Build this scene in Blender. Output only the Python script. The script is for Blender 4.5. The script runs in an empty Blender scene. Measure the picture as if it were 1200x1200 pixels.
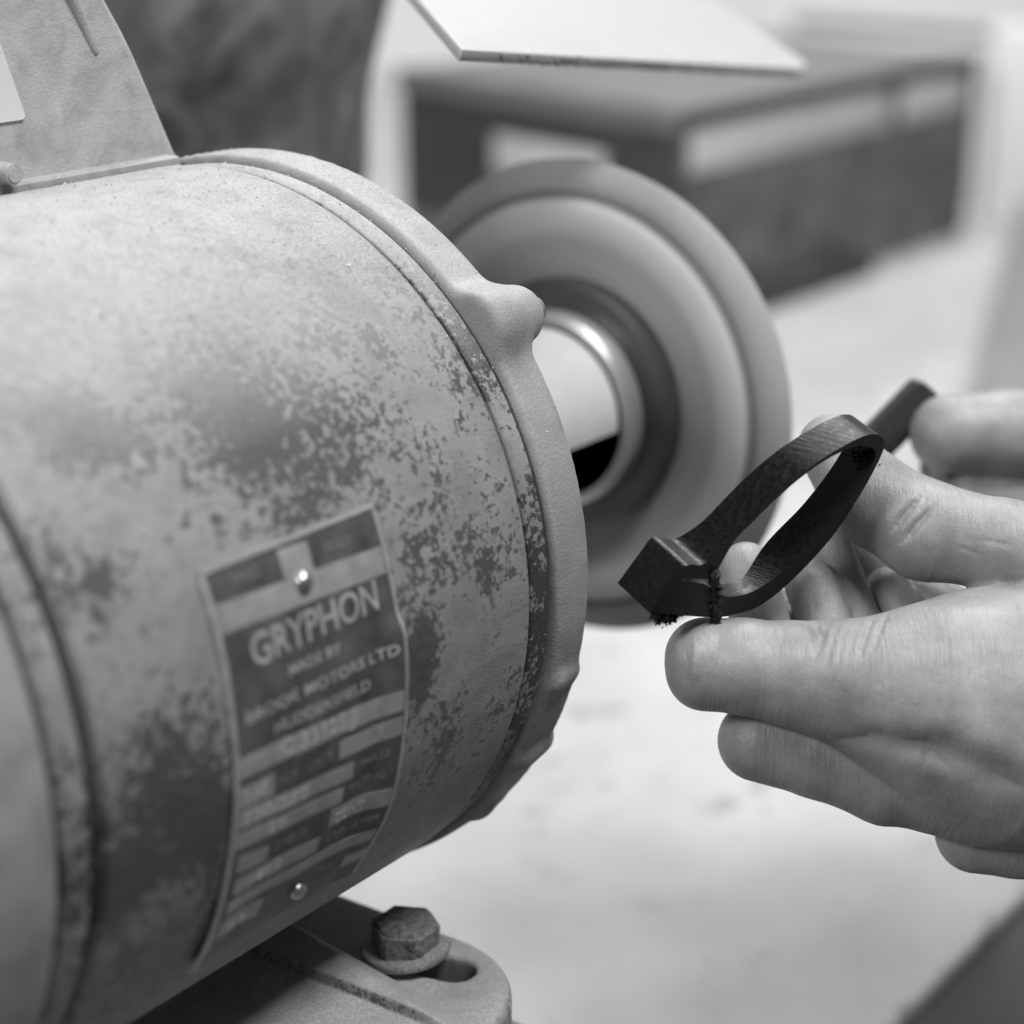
import bpy, bmesh, math, random
import numpy as np
from mathutils import Vector, Matrix
random.seed(7); rng = np.random.default_rng(7)
S = bpy.context.scene
COL = S.collection
PI = math.pi

# ------------------------------------------------------------------ camera
# metres; the motor axis is the world X axis, its drive-end joint at x = 0
CAM = Vector((-0.318867, -0.304146, 0.148006))
FW = Vector((0.770844, 0.554668, -0.313277))
RT = Vector((0.584069, -0.811704, 0.0))
UP = Vector((0.254288, 0.182976, 0.949662))
FPX = 2453.72                                   # focal length in photo pixels (1200 wide)
cd = bpy.data.cameras.new('camera'); cam = bpy.data.objects.new('camera', cd); COL.objects.link(cam)
cam.matrix_world = Matrix(((RT.x, UP.x, -FW.x, CAM.x), (RT.y, UP.y, -FW.y, CAM.y), (RT.z, UP.z, -FW.z, CAM.z), (0, 0, 0, 1)))
cd.sensor_width = 36; cd.lens = 36 * FPX / 1200; cd.clip_start = .01; cd.clip_end = 50
cd.dof.use_dof = True; cd.dof.focus_distance = 0.424; cd.dof.aperture_fstop = 8.2
S.camera = cam

# ------------------------------------------------------------------ light
w = bpy.data.worlds.new('World'); S.world = w; w.use_nodes = True
w.node_tree.nodes['Background'].inputs[0].default_value = (1, 1, 1, 1)
w.node_tree.nodes['Background'].inputs[1].default_value = 0.11
def area(name, loc, target, sx, sy, power):
    l = bpy.data.lights.new(name, 'AREA'); l.shape = 'RECTANGLE'; l.size = sx; l.size_y = sy; l.energy = power
    o = bpy.data.objects.new(name, l); COL.objects.link(o); o.location = loc
    o.rotation_euler = (Vector(target) - Vector(loc)).to_track_quat('-Z', 'Y').to_euler()
    return o
area('overhead_key_fill', (.05, -.72, 1.34), (.05, -.05, 0), .9, .35, 27)      # strip light over the front of the bench
area('overhead_key_fill', (.45, -.05, 1.6), (.4, 0, 0), 1.2, .45, 7)  # added overhead fill for the bench behind the motor, no known fixture
area('overhead_key_fill', (1.4, .55, 1.9), (1.4, .7, 0), 1.2, .6, 35)  # added fill lamp, put in to brighten the wall and back of the bench
area('wall_lamp', (-2.2, .20, 1.36), (.1, 0, 0), .55, .55, 36)            # lamp behind the motor's rear end
S.view_settings.view_transform = 'Standard'; S.view_settings.look = 'None'
S.view_settings.exposure = 0; S.view_settings.gamma = 1

# ------------------------------------------------------------------ helpers
def sight(px, py, d):
    """world point seen at a photo pixel at depth d (used to measure where things stand)"""
    return CAM + d * (FW + (px - 600) / FPX * RT + (600 - py) / FPX * UP)

def link(name, me, mat=None, parent=None, smooth=True, angle=None):
    o = bpy.data.objects.new(name, me); COL.objects.link(o)
    if mat: me.materials.clear(); me.materials.append(mat)
    if parent is not None: o.parent = parent
    if smooth:
        for p in me.polygons: p.use_smooth = True
        if angle is not None:
            me.set_sharp_from_angle(angle=math.radians(angle))
    return o
def thing(name, label, cat, loc=(0, 0, 0), group=None):
    o = bpy.data.objects.new(name, None); COL.objects.link(o); o.location = loc; o.empty_display_size = .02
    tag(o, label, cat, group); return o
def tag(o, label, cat, group=None):
    o['label'] = label; o['category'] = cat
    if group: o['group'] = group
    return o
def bm_mesh(bm, name):
    bmesh.ops.recalc_face_normals(bm, faces=bm.faces)
    me = bpy.data.meshes.new(name); bm.to_mesh(me); bm.free(); return me
def rebase(parent):
    """children are built in world coordinates: keep them there under an Empty that stands elsewhere"""
    for c in parent.children: c.matrix_parent_inverse = Matrix.Translation(-parent.location)

def lathe(profile, seg=128, a0=0, a1=2 * PI):
    """profile: list of (x, r), turned round the world X axis"""
    bm = bmesh.new(); full = abs(a1 - a0 - 2 * PI) < 1e-6
    n = seg if full else seg + 1
    rings = []
    for x, r in profile:
        rings.append([bm.verts.new((x, -r * math.cos(a0 + (a1 - a0) * i / seg), r * math.sin(a0 + (a1 - a0) * i / seg))) for i in range(n)])
    for a, b in zip(rings, rings[1:]):
        for i in range(seg):
            j = (i + 1) % n
            bm.faces.new((a[i], a[j], b[j], b[i]))
    if full:
        for ring in (rings[0], rings[-1]):
            if profile[0 if ring is rings[0] else -1][1] > 1e-5: bm.faces.new(ring)
    return bm_mesh(bm, 'lathe')

def prism(poly, axis_o, eu, ev, ew, depth, bevel=0.0, seg=2):
    """closed outline poly [(u,v)] extruded by depth along ew"""
    bm = bmesh.new()
    o = Vector(axis_o); eu, ev, ew = Vector(eu), Vector(ev), Vector(ew)
    a = [bm.verts.new(o + eu * u + ev * v) for u, v in poly]
    b = [bm.verts.new(o + eu * u + ev * v + ew * depth) for u, v in poly]
    n = len(poly)
    for i in range(n): bm.faces.new((a[i], a[(i + 1) % n], b[(i + 1) % n], b[i]))
    bm.faces.new(a[::-1]); bm.faces.new(b)
    bmesh.ops.recalc_face_normals(bm, faces=bm.faces)
    if bevel:
        es = [e for e in bm.edges if e.calc_face_angle(0) > math.radians(25)]
        bmesh.ops.bevel(bm, geom=es, offset=bevel, segments=seg, affect='EDGES', profile=.5)
    return bm_mesh(bm, 'prism')

def round_poly(pts, rad, n=6):
    out = []; m = len(pts)
    for i in range(m):
        p0, p, p1 = Vector(pts[i - 1]), Vector(pts[i]), Vector(pts[(i + 1) % m])
        d0, d1 = (p0 - p).normalized(), (p1 - p).normalized()
        r = rad[i] if isinstance(rad, (list, tuple)) else rad
        r = min(r, .45 * (p0 - p).length, .45 * (p1 - p).length)
        if r <= 0: out.append(tuple(p)); continue
        A, B = p + d0 * r, p + d1 * r
        for k in range(n + 1):
            t = k / n; out.append(tuple(A.lerp(p, t).lerp(p.lerp(B, t), t)))
    return out

# ---- implicit surfaces: smooth unions on a grid, meshed with surface nets
def sm_union(a, b, k):
    h = np.clip(.5 + .5 * (b - a) / k, 0, 1)
    return b + (a - b) * h - k * h * (1 - h)
def cone_sdf(P, a, b, r1, r2):
    a = np.array(a); b = np.array(b); ba = b - a; L = ba @ ba
    t = np.clip(((P - a) @ ba) / max(L, 1e-12), 0, 1)
    return np.linalg.norm(P - a - t[..., None] * ba, axis=-1) - (r1 + (r2 - r1) * t)
class Field:
    def __init__(s, lo, hi, h):
        s.lo = np.array(lo, float); s.h = h
        s.n = np.ceil((np.array(hi) - s.lo) / h).astype(int) + 1
        s.v = np.full(s.n, 1e3, dtype=np.float32)
    def pts(s, sl):
        g = np.meshgrid(*[s.lo[i] + s.h * np.arange(s.n[i])[sl[i]] for i in range(3)], indexing='ij')
        return np.stack(g, -1)
    def region(s, lo, hi):
        i0 = np.clip(np.floor((np.array(lo) - s.lo) / s.h).astype(int), 0, s.n - 1)
        i1 = np.clip(np.ceil((np.array(hi) - s.lo) / s.h).astype(int) + 1, 1, s.n)
        return tuple(slice(a, b) for a, b in zip(i0, i1))
    def cone(s, a, b, r1, r2, k):
        m = max(r1, r2) + 2.2 * k + 3 * s.h
        sl = s.region(np.minimum(a, b) - m, np.maximum(a, b) + m)
        s.v[sl] = sm_union(s.v[sl], cone_sdf(s.pts(sl), a, b, r1, r2), k)
    def add(s, fn, k):
        sl = (slice(None),) * 3; s.v = sm_union(s.v, fn(s.pts(sl)), k).astype(np.float32)
    def cut(s, fn, k):
        sl = (slice(None),) * 3; s.v = (-sm_union(-s.v, fn(s.pts(sl)), k)).astype(np.float32)
    def mesh(s, name):
        v = s.v; ins = v < 0
        nx, ny, nz = v.shape
        cnt = np.zeros((nx - 1, ny - 1, nz - 1), np.int16); acc = np.zeros((nx - 1, ny - 1, nz - 1, 3), np.float32)
        ncr = np.zeros((nx - 1, ny - 1, nz - 1), np.float32)
        def sub(arr, o): return arr[o[0]:arr.shape[0] - 1 + o[0], o[1]:arr.shape[1] - 1 + o[1], o[2]:arr.shape[2] - 1 + o[2]]
        corners = [(i, j, k) for i in (0, 1) for j in (0, 1) for k in (0, 1)]
        for c in corners: cnt += sub(ins, c)
        for c in corners:
            for ax in range(3):
                if c[ax]: continue
                d = list(c); d[ax] = 1
                A, B = sub(v, c), sub(v, d)
                x = (A < 0) != (B < 0)
                t = np.where(x, A / np.where(x, A - B, 1), 0)
                for q in range(3):
                    acc[..., q] += np.where(x, c[q] + (t if q == ax else 0), 0)
                ncr += x
        act = (cnt > 0) & (cnt < 8)
        idx = np.full(act.shape, -1, np.int64); idx[act] = np.arange(act.sum())
        cell = np.argwhere(act)
        V = s.lo + s.h * (cell + acc[act] / ncr[act][:, None])
        F = []
        for ax in range(3):
            a1, a2 = (ax + 1) % 3, (ax + 2) % 3
            sl0 = [slice(None)] * 3; sl1 = [slice(None)] * 3
            sl0[ax] = slice(0, -1); sl1[ax] = slice(1, None)
            for q in (a1, a2): sl0[q] = slice(1, -1); sl1[q] = slice(1, -1)
            A, B = ins[tuple(sl0)], ins[tuple(sl1)]
            for flip, m in ((False, A & ~B), (True, ~A & B)):
                e = np.argwhere(m)
                if not len(e): continue
                e[:, a1] += 1; e[:, a2] += 1
                q = []
                for d1, d2 in ((0, 0), (1, 0), (1, 1), (0, 1)):
                    f = e.copy(); f[:, a1] -= 1 - d1; f[:, a2] -= 1 - d2
                    q.append(idx[f[:, 0], f[:, 1], f[:, 2]])
                q = np.stack(q, 1)
                F.append(q[:, ::-1] if flip else q)
        F = np.concatenate(F); F = F[(F >= 0).all(1)]
        me = bpy.data.meshes.new(name)
        me.vertices.add(len(V)); me.vertices.foreach_set('co', V.astype(np.float32).ravel())
        me.loops.add(4 * len(F)); me.loops.foreach_set('vertex_index', F.astype(np.int32).ravel())
        me.polygons.add(len(F)); me.polygons.foreach_set('loop_start', np.arange(0, 4 * len(F), 4, dtype=np.int32))
        me.update(calc_edges=True); me.validate()
        return me
def displace(me, fn):
    n = len(me.vertices); co = np.empty(3 * n, np.float32); no = np.empty(3 * n, np.float32)
    me.vertices.foreach_get('co', co); me.vertices.foreach_get('normal', no)
    co = co.reshape(-1, 3); no = no.reshape(-1, 3)
    me.vertices.foreach_set('co', (co + no * fn(co, no)[:, None]).astype(np.float32).ravel()); me.update()
def seg_dist(P, a, b):
    a = np.array(a); b = np.array(b); ba = b - a
    t = np.clip(((P - a) @ ba) / (ba @ ba), 0, 1)
    return np.linalg.norm(P - a - t[:, None] * ba, axis=1), t

# ------------------------------------------------------------------ materials
class NT:
    def __init__(s, name):
        s.m = bpy.data.materials.new(name); s.m.use_nodes = True; s.t = s.m.node_tree
        s.b = s.t.nodes['Principled BSDF']; s.co = s.t.nodes.new('ShaderNodeTexCoord')
    def n(s, t, **kw):
        o = s.t.nodes.new(t)
        for k, v in kw.items():
            if isinstance(k, str) and hasattr(o, k): setattr(o, k, v)
        return o
    def l(s, a, b): s.t.links.new(a, b)
    def mapped(s, scale=(1, 1, 1), rot=(0, 0, 0), src='Object'):
        m = s.n('ShaderNodeMapping'); m.inputs['Scale'].default_value = scale; m.inputs['Rotation'].default_value = rot
        s.l(s.co.outputs[src], m.inputs['Vector']); return m.outputs[0]
    def noise(s, vec, scale, detail=4, rough=.55, dist=0):
        o = s.n('ShaderNodeTexNoise'); o.inputs['Scale'].default_value = scale; o.inputs['Detail'].default_value = detail
        o.inputs['Roughness'].default_value = rough; o.inputs['Distortion'].default_value = dist
        s.l(vec, o.inputs['Vector']); return o.outputs['Fac']
    def ramp(s, fac, stops):
        r = s.n('ShaderNodeValToRGB'); e = r.color_ramp.elements
        e[0].position, e[0].color = stops[0][0], g4(stops[0][1]); e[1].position, e[1].color = stops[-1][0], g4(stops[-1][1])
        for p, c in stops[1:-1]: x = e.new(p); x.color = g4(c)
        s.l(fac, r.inputs[0]); return r.outputs[0]
    def math(s, op, a, b=None, clamp=False):
        m = s.n('ShaderNodeMath', operation=op); m.use_clamp = clamp
        for i, x in enumerate((a, b)):
            if x is None: continue
            if isinstance(x, (int, float)): m.inputs[i].default_value = x
            else: s.l(x, m.inputs[i])
        return m.outputs[0]
    def mix(s, fac, a, b):
        m = s.n('ShaderNodeMix', data_type='RGBA')
        for i, x in ((0, fac), (6, a), (7, b)):
            if isinstance(x, (int, float)): m.inputs[i].default_value = x if i == 0 else g4(x)
            else: s.l(x, m.inputs[i])
        return m.outputs[2]
    def bump(s, h, strength, dist, prev=None):
        b = s.n('ShaderNodeBump'); b.inputs['Strength'].default_value = strength; b.inputs['Distance'].default_value = dist
        s.l(h, b.inputs['Height'])
        if prev is not None: s.l(prev, b.inputs['Normal'])
        s.l(b.outputs[0], s.b.inputs['Normal']); return b.outputs[0]
    def color(s, c):
        if isinstance(c, (int, float)): s.b.inputs['Base Color'].default_value = g4(c)
        else: s.l(c, s.b.inputs['Base Color'])
    def set(s, **kw):
        for k, v in kw.items():
            s.b.inputs[k.replace('_', ' ')].default_value = v
        return s
def g4(v): return (v, v, v, 1)

def mat_simple(name, c, rough=.6, metal=0, nscale=200, var=.15, bump=0.0, bdist=.0003):
    t = NT(name); v = t.mapped()
    f = t.noise(v, nscale, 5)
    t.color(t.ramp(f, [(.25, c * (1 - var)), (.75, c * (1 + var))]))
    t.set(Roughness=rough, Metallic=metal)
    if bump: t.bump(f, bump, bdist)
    return t.m

def mat_paint(name, base=.235, chip=.034, chip_bias=0.0, dust=.42, worn=(), wear=1.0):
    """old grey machine paint: chipped to dark metal in patches, stained, scratched, with pale polishing dust on upward faces"""
    t = NT(name); v = t.mapped()
    big = t.noise(v, 26, 3, .55); mid = t.noise(v, 95, 6, .62, .5); fine = t.noise(v, 560, 8, .70); grit = t.noise(v, 1700, 3, .7)
    col = t.ramp(mid, [(.3, base * .72), (.5, base), (.72, base * 1.2)])
    soft = t.noise(v, 48, 5, .6, .3)
    col = t.mix(t.ramp(soft, [(.52, 0), (.68, .38 * wear)]), col, base * .48)
    scr = t.noise(t.mapped((60, 900, 420), (.5, .3, .4)), 1.0, 2, .5)
    col = t.mix(t.ramp(scr, [(.66, 0), (.72, .35 * wear)]), col, base * .45)
    gate = t.ramp(big, [(.32, 0), (.60, 1)])
    s1 = t.math('ADD', t.math('MULTIPLY', fine, .66), t.math('MULTIPLY', mid, .34))
    s2 = t.math('ADD', s1, t.math('MULTIPLY', gate, .108 * wear))
    for pos, rad, amt in worn:                          # places where the paint is rubbed through
        d = t.n('ShaderNodeVectorMath', operation='DISTANCE'); t.l(v, d.inputs[0]); d.inputs[1].default_value = pos
        k = t.math('SUBTRACT', 1.0, t.math('DIVIDE', d.outputs['Value'], rad), True)
        s2 = t.math('ADD', s2, t.math('MULTIPLY', k, amt))
    mask = t.ramp(s2, [(.612 - chip_bias, 0), (.632 - chip_bias, 1)])
    halo = t.ramp(s2, [(.59 - chip_bias, 0), (.62 - chip_bias, .25)])
    geo = t.n('ShaderNodeNewGeometry'); sx = t.n('ShaderNodeSeparateXYZ'); t.l(geo.outputs['Normal'], sx.inputs[0])
    up = t.math('MULTIPLY', t.math('SUBTRACT', sx.outputs[2], .56), 2.2, True)
    up = t.math('MULTIPLY', up, t.ramp(mid, [(.3, .55), (.6, 1)]))
    keep = t.math('MULTIPLY', mask, t.math('SUBTRACT', 1.0, t.math('MULTIPLY', up, 1.2, True), True))
    col = t.mix(t.math('MULTIPLY', halo, t.math('SUBTRACT', 1.0, up, True)), col, base * .55)
    col = t.mix(t.math('MULTIPLY', keep, .9), col, t.ramp(fine, [(.4, chip), (.75, chip * 2.6)]))
    col = t.mix(t.math('MULTIPLY', up, .85), col, t.ramp(grit, [(.32, dust * .62), (.52, dust * .95), (.7, dust * 1.25)]))
    sp = t.ramp(grit, [(.68, 0), (.74, .5)])
    col = t.mix(sp, col, dust * 1.15)
    t.color(col)
    t.l(t.ramp(keep, [(0, .62), (1, .42)]), t.b.inputs['Roughness'])
    nb = t.bump(t.math('SUBTRACT', t.math('MULTIPLY', fine, .25), keep), .55, .0004)
    t.bump(grit, .5, .0005, nb)
    return t.m

M = {}
M['paint'] = mat_paint('old_machine_paint', worn=[((-.067, -.0595, .0534), .017, .075), ((-.060, -.067, .043), .016, .075), ((-.0371, -.080, -.0010), .010, .19),
    ((-.104, -.0798, .0056), .018, .12), ((-.0245, -.079, .012), .020, .10), ((-.1129, -.0785, -.0153), .010, .17), ((-.103, -.055, .058), .016, .11),
    ((-.109, -.073, .033), .016, .10), ((-.0937, -.0605, .0524), .014, .11), ((-.014, -.0764, -.022), .018, .09), ((-.095, -.0785, -.010), .018, .11), ((-.03, -.0755, .026), .03, .05)])
M['bell'] = mat_paint('end_bell_paint', base=.27, chip=.07, chip_bias=-.075, wear=.5)
M['band'] = mat_paint('trim_band_paint', base=.25, chip=.02, chip_bias=.0, worn=[((.003, -.079, .012), .018, .07), ((.003, -.079, -.008), .018, .14), ((.003, -.075, -.026), .018, .10), ((.003, -.064, .048), .014, .08), ((-.122, -.079, .010), .022, .05), ((-.122, -.078, -.015), .022, .07), ((-.122, -.07, .04), .015, .04)])
M['box_paint'] = mat_paint('terminal_box_paint', base=.40, chip=.12, chip_bias=-.10, dust=.42, wear=.4)
M['groove'] = mat_simple('black_grime', .02, .8)
M['foot'] = mat_paint('dusty_foot_paint', base=.30, chip=.06, chip_bias=.02, dust=.37)
M['bolt'] = mat_simple('dirty_bolt_steel', .19, .7, .1, 650, .7, .9, .0009)
M['washer'] = mat_simple('worn_washer_steel', .26, .6, .2, 1200, .5, .6, .0006)
M['plate_dark'] = mat_simple('etched_plate_dark', .085, .5, .2, 160, .55, .1, .0002)
M['plate_light'] = mat_simple('bare_plate_metal', .33, .45, .3, 260, .25, .1, .0002)
M['plate_edge'] = mat_simple('plate_edge_metal', .42, .4, .4, 300, .2)
M['print'] = mat_simple('plate_lettering', .36, .5, .2, 500, .3)
M['print_faint'] = mat_simple('worn_plate_lettering', .20, .5, .2, 500, .4)
M['stamp'] = mat_simple('stamped_figures', .62, .3, .5, 500, .2)
M['steel'] = mat_simple('turned_steel', .62, .34, .75, 90, .08)
M['sleeve'] = mat_simple('pale_dusty_sleeve', .52, .5, .0, 120, .06)
M['flange'] = mat_simple('dark_flange_steel', .095, .35, .5, 60, .2)
M['rivet'] = mat_simple('rivet_metal', .40, .25, .85, 300, .15)
M['bench'] = None
M['white'] = mat_simple('white_enamel', .80, .5, 0, 12, .04)
M['sticker'] = mat_simple('pale_paper_label', .66, .7, 0, 120, .05)
M['guard'] = mat_simple('frosted_guard_sheet', .40, .45, 0, 60, .05)
M['guard_edge'] = mat_simple('grimy_guard_edge', .22, .7, 0, 600, .5)
M['dust'] = mat_simple('polishing_dust', .52, .9, 0, 300, .15)
M['wax'] = None
M['dull_wax'] = mat_simple('scuffed_black_wax', .022, .42, 0, 600, .4)
M['burr'] = mat_simple('rough_black_wax', .012, .7, 0, 2500, .6, .8, .0004)
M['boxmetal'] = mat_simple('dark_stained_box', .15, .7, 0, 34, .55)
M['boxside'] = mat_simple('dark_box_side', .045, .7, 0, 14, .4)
M['paper'] = mat_simple('card_label', .58, .7, 0, 12, .12)
M['rim'] = mat_simple('box_rim', .17, .6, 0, 20, .2)
M['bag'] = None
M['board'] = mat_simple('grey_board', .20, .6, 0, 20, .1)
M['wall'] = mat_simple('white_wall', .80, .8, 0, 3, .03)
M['slate'] = mat_simple('dark_bench_edge', .24, .6, 0, 30, .15)

BENCH_Z = -.190
t = NT('worn_bench_top'); v = t.mapped()
a = t.noise(v, 11, 4, .5, .1); b = t.noise(v, 70, 5, .7); c = t.noise(v, 6, 3)
col = t.ramp(a, [(.33, .41), (.5, .485), (.7, .53)])
col = t.mix(t.ramp(c, [(.42, .40), (.54, 0)]), col, .34)
col = t.mix(t.ramp(b, [(.58, 0), (.70, .6)]), col, .20)
st = t.n('ShaderNodeVectorMath', operation='DISTANCE'); t.l(v, st.inputs[0]); st.inputs[1].default_value = (.20, -.03, BENCH_Z)   # grimy patch where the work drops
col = t.mix(t.math('MULTIPLY', t.ramp(st.outputs['Value'], [(.03, .85), (.17, 0)]), t.ramp(a, [(.3, 1), (.65, .45)])), col, .24)
sp_ = t.noise(v, 55, 2, .4)
col = t.mix(t.ramp(sp_, [(.66, 0), (.70, .6)]), col, .2)
t.color(col); t.set(Roughness=.6); t.bump(b, .08, .0006); M['bench'] = t.m

t = NT('file_marked_black_wax'); v = t.mapped((2500, 120, 300))
f = t.noise(v, 1, 3, .6); v2 = t.mapped(); g = t.noise(v2, 900, 4)
t.color(t.ramp(g, [(.3, .003), (.8, .008)])); t.set(Roughness=.24, Specular_IOR_Level=.20)
t.l(t.ramp(g, [(.3, .22), (.7, .42)]), t.b.inputs['Roughness'])
t.bump(f, .30, .00025); M['wax'] = t.m

t = NT('mottled_dark_bag_cloth'); v = t.mapped(); f = t.noise(v, 38, 6, .6, 1.2); h = t.noise(v, 9, 2)
t.color(t.mix(t.ramp(h, [(.4, 0), (.7, .6)]), t.ramp(f, [(.35, .03), (.5, .09), (.65, .20)]), .16)); t.set(Roughness=.75); t.bump(f, .4, .004); M['bag'] = t.m

def mat_skin():
    t = NT('skin'); v = t.mapped()                     # hand-local millimetres: x runs along the fingers
    blot = t.noise(v, .09, 4, .6); pores = t.noise(v, 1.7, 4, .65)
    vl = t.mapped((1.25, .13, .13), (0, 0, -.12)); lines = t.noise(vl, 1.0, 4, .6, .15)
    vx = t.n('ShaderNodeTexVoronoi', feature='DISTANCE_TO_EDGE'); vx.inputs['Scale'].default_value = 1.0
    t.l(t.mapped((1.5, .9, .9), (0, 0, .5)), vx.inputs['Vector'])
    cell = t.ramp(vx.outputs['Distance'], [(0, 0), (.16, 1)])
    col = t.ramp(blot, [(.3, .185), (.7, .30)])
    col = t.mix(t.ramp(lines, [(.28, .35), (.42, 0)]), col, .16)
    t.color(col); t.set(Roughness=.43, Subsurface_Weight=.12, Subsurface_Scale=1.0, Specular_IOR_Level=.45)
    t.b.inputs['Subsurface Radius'].default_value = (1.2, 1.2, 1.2)
    t.b.inputs['Subsurface Scale'].default_value = .0012
    b1 = t.bump(t.math('MULTIPLY', lines, t.ramp(t.noise(v, .16, 2), [(.35, .35), (.6, 1)])), .48, .0006); b2 = t.bump(cell, .16, .0002, b1); t.bump(pores, .16, .0003, b2)
    return t.m
M['skin'] = mat_skin()

# ------------------------------------------------------------------ the setting: bench and wall
BZ = -0.190          # bench top
FZ = -0.1045         # underside of the motor's foot
def box_mesh(lo, hi, bevel=0.0, seg=2):
    return prism([(lo[0], lo[1]), (hi[0], lo[1]), (hi[0], hi[1]), (lo[0], hi[1])], (0, 0, lo[2]), (1, 0, 0), (0, 1, 0), (0, 0, 1), hi[2] - lo[2], bevel, seg)
o = link('bench_top', box_mesh((-1.2, -.0800, BZ - .008), (3.4, 3.4, BZ), .003, 3), M['bench'], angle=40); o['kind'] = 'structure'
o = link('bench_front', box_mesh((-1.2, -.0785, BZ - .40), (3.4, -.050, BZ - .008), .002), M['slate'], angle=40); o['kind'] = 'structure'
fh = Vector((FW.x, FW.y, 0)).normalized(); rh = RT
wc = Vector((CAM.x, CAM.y, 0)) + fh * 3.0
o = link('floor', box_mesh((-3, -3, -1.0), (4.5, 4.5, -.95)), mat_simple('workshop_floor', .12, .8), smooth=False); o['kind'] = 'structure'
o = link('wall', prism([(-3.2, -1.2), (3.2, -1.2), (3.2, 2.4), (-3.2, 2.4)], wc, rh, (0, 0, 1), fh, .05), M['wall'], smooth=False); o['kind'] = 'structure'

# ------------------------------------------------------------------ electric motor
R = .080
motor = thing('electric_motor', 'large dusty grey electric motor with chipped paint and riveted nameplate', 'motor', (-.06, 0, FZ))
link('barrel', lathe([(-.1165, .070), (-.1165, R - .0012), (-.1155, R), (-.06, R), (-.0022, R), (-.0010, R - .0004), (-.0006, R - .0012), (-.0006, .07)], 256), M['paint'], motor, angle=50)
link('joint_groove', lathe([(-.0009, .06), (-.0009, R - .0018), (.0075, R - .0018), (.0075, .06)], 200), M['groove'], motor, angle=40)
link('trim_band', lathe([(.0004, .07), (.0004, R - .0011), (.0009, R - .0006), (.0058, R - .0006), (.0063, R - .0012), (.0063, .07)], 256), M['band'], motor, angle=50)
link('rear_groove', lathe([(-.1262, .06), (-.1262, R - .002), (-.1164, R - .002), (-.1164, .06)], 200), M['groove'], motor, angle=40)
link('rear_band', lathe([(-.1246, .07), (-.1246, R - .0010), (-.1240, R - .0004), (-.1192, R - .0004), (-.1184, R - .0012), (-.1184, .07)], 256), M['band'], motor, angle=50)
link('rear_bell', lathe([(-.1262, .07), (-.1262, R - .0004), (-.1272, R + .0006), (-.145, R + .0006), (-.156, R - .004), (-.164, R - .016), (-.168, R - .035), (-.169, .02)], 160), M['bell'], motor, angle=50)

# cast end bell with lugs, one blended casting
f = Field((.0058, -.096, -.096), (.046, .096, .096), .0009)
def disc(P):
    x, r = P[..., 0], np.hypot(P[..., 1], P[..., 2])
    rr = .0016
    qx = np.abs(x - .0128) - (.0060 - rr); qr = r - (.0812 - rr)
    return np.hypot(np.maximum(qx, 0), np.maximum(qr, 0)) + np.minimum(np.maximum(qx, qr), 0) - rr
def dome(P):
    return cone_sdf(P, (.006, 0, 0), (.024, 0, 0), .056, .036) * 1.0
f.v = disc(f.pts((slice(None),) * 3)).astype(np.float32)
f.add(lambda P: np.maximum(cone_sdf(P, (.010, 0, 0), (.016, 0, 0), .060, .045), P[..., 0] - .034), .004)
for th, rad, x1, r1, k in ((41, .0792, .0208, .0071, .0038), (130, .0790, .0205, .0078, .005), (-30, .0770, .0185, .0052, .0008), (-15, .0785, .0172, .0036, .001), (-43, .0770, .0155, .0052, .0008), (-130, .0790, .0205, .0078, .005)):
    a = math.radians(th); c, s = -math.cos(a) * rad, math.sin(a) * rad
    f.cone((.011, c, s), (x1, c * (1.0), s * 1.0), r1 * 1.12, r1 * .92, k)
f.cut(lambda P: P[..., 0] - .0068, .0004)
link('end_bell', f.mesh('end_bell'), M['bell'], motor)
for th, rad, x1 in ((41, .0790, .0275), (130, .0790, .0275)):
    a = math.radians(th); y, z = -math.cos(a) * rad, math.sin(a) * rad
    bm = bmesh.new(); bmesh.ops.create_cone(bm, cap_ends=True, segments=24, radius1=.0030, radius2=.0028, depth=.004, matrix=Matrix.Translation((x1 - .0004, y, z)) @ Matrix.Rotation(PI / 2, 4, 'Y'))
    link('tie_rod_end', bm_mesh(bm, 'tie_rod_end'), M['bolt'], motor, angle=40)

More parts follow.
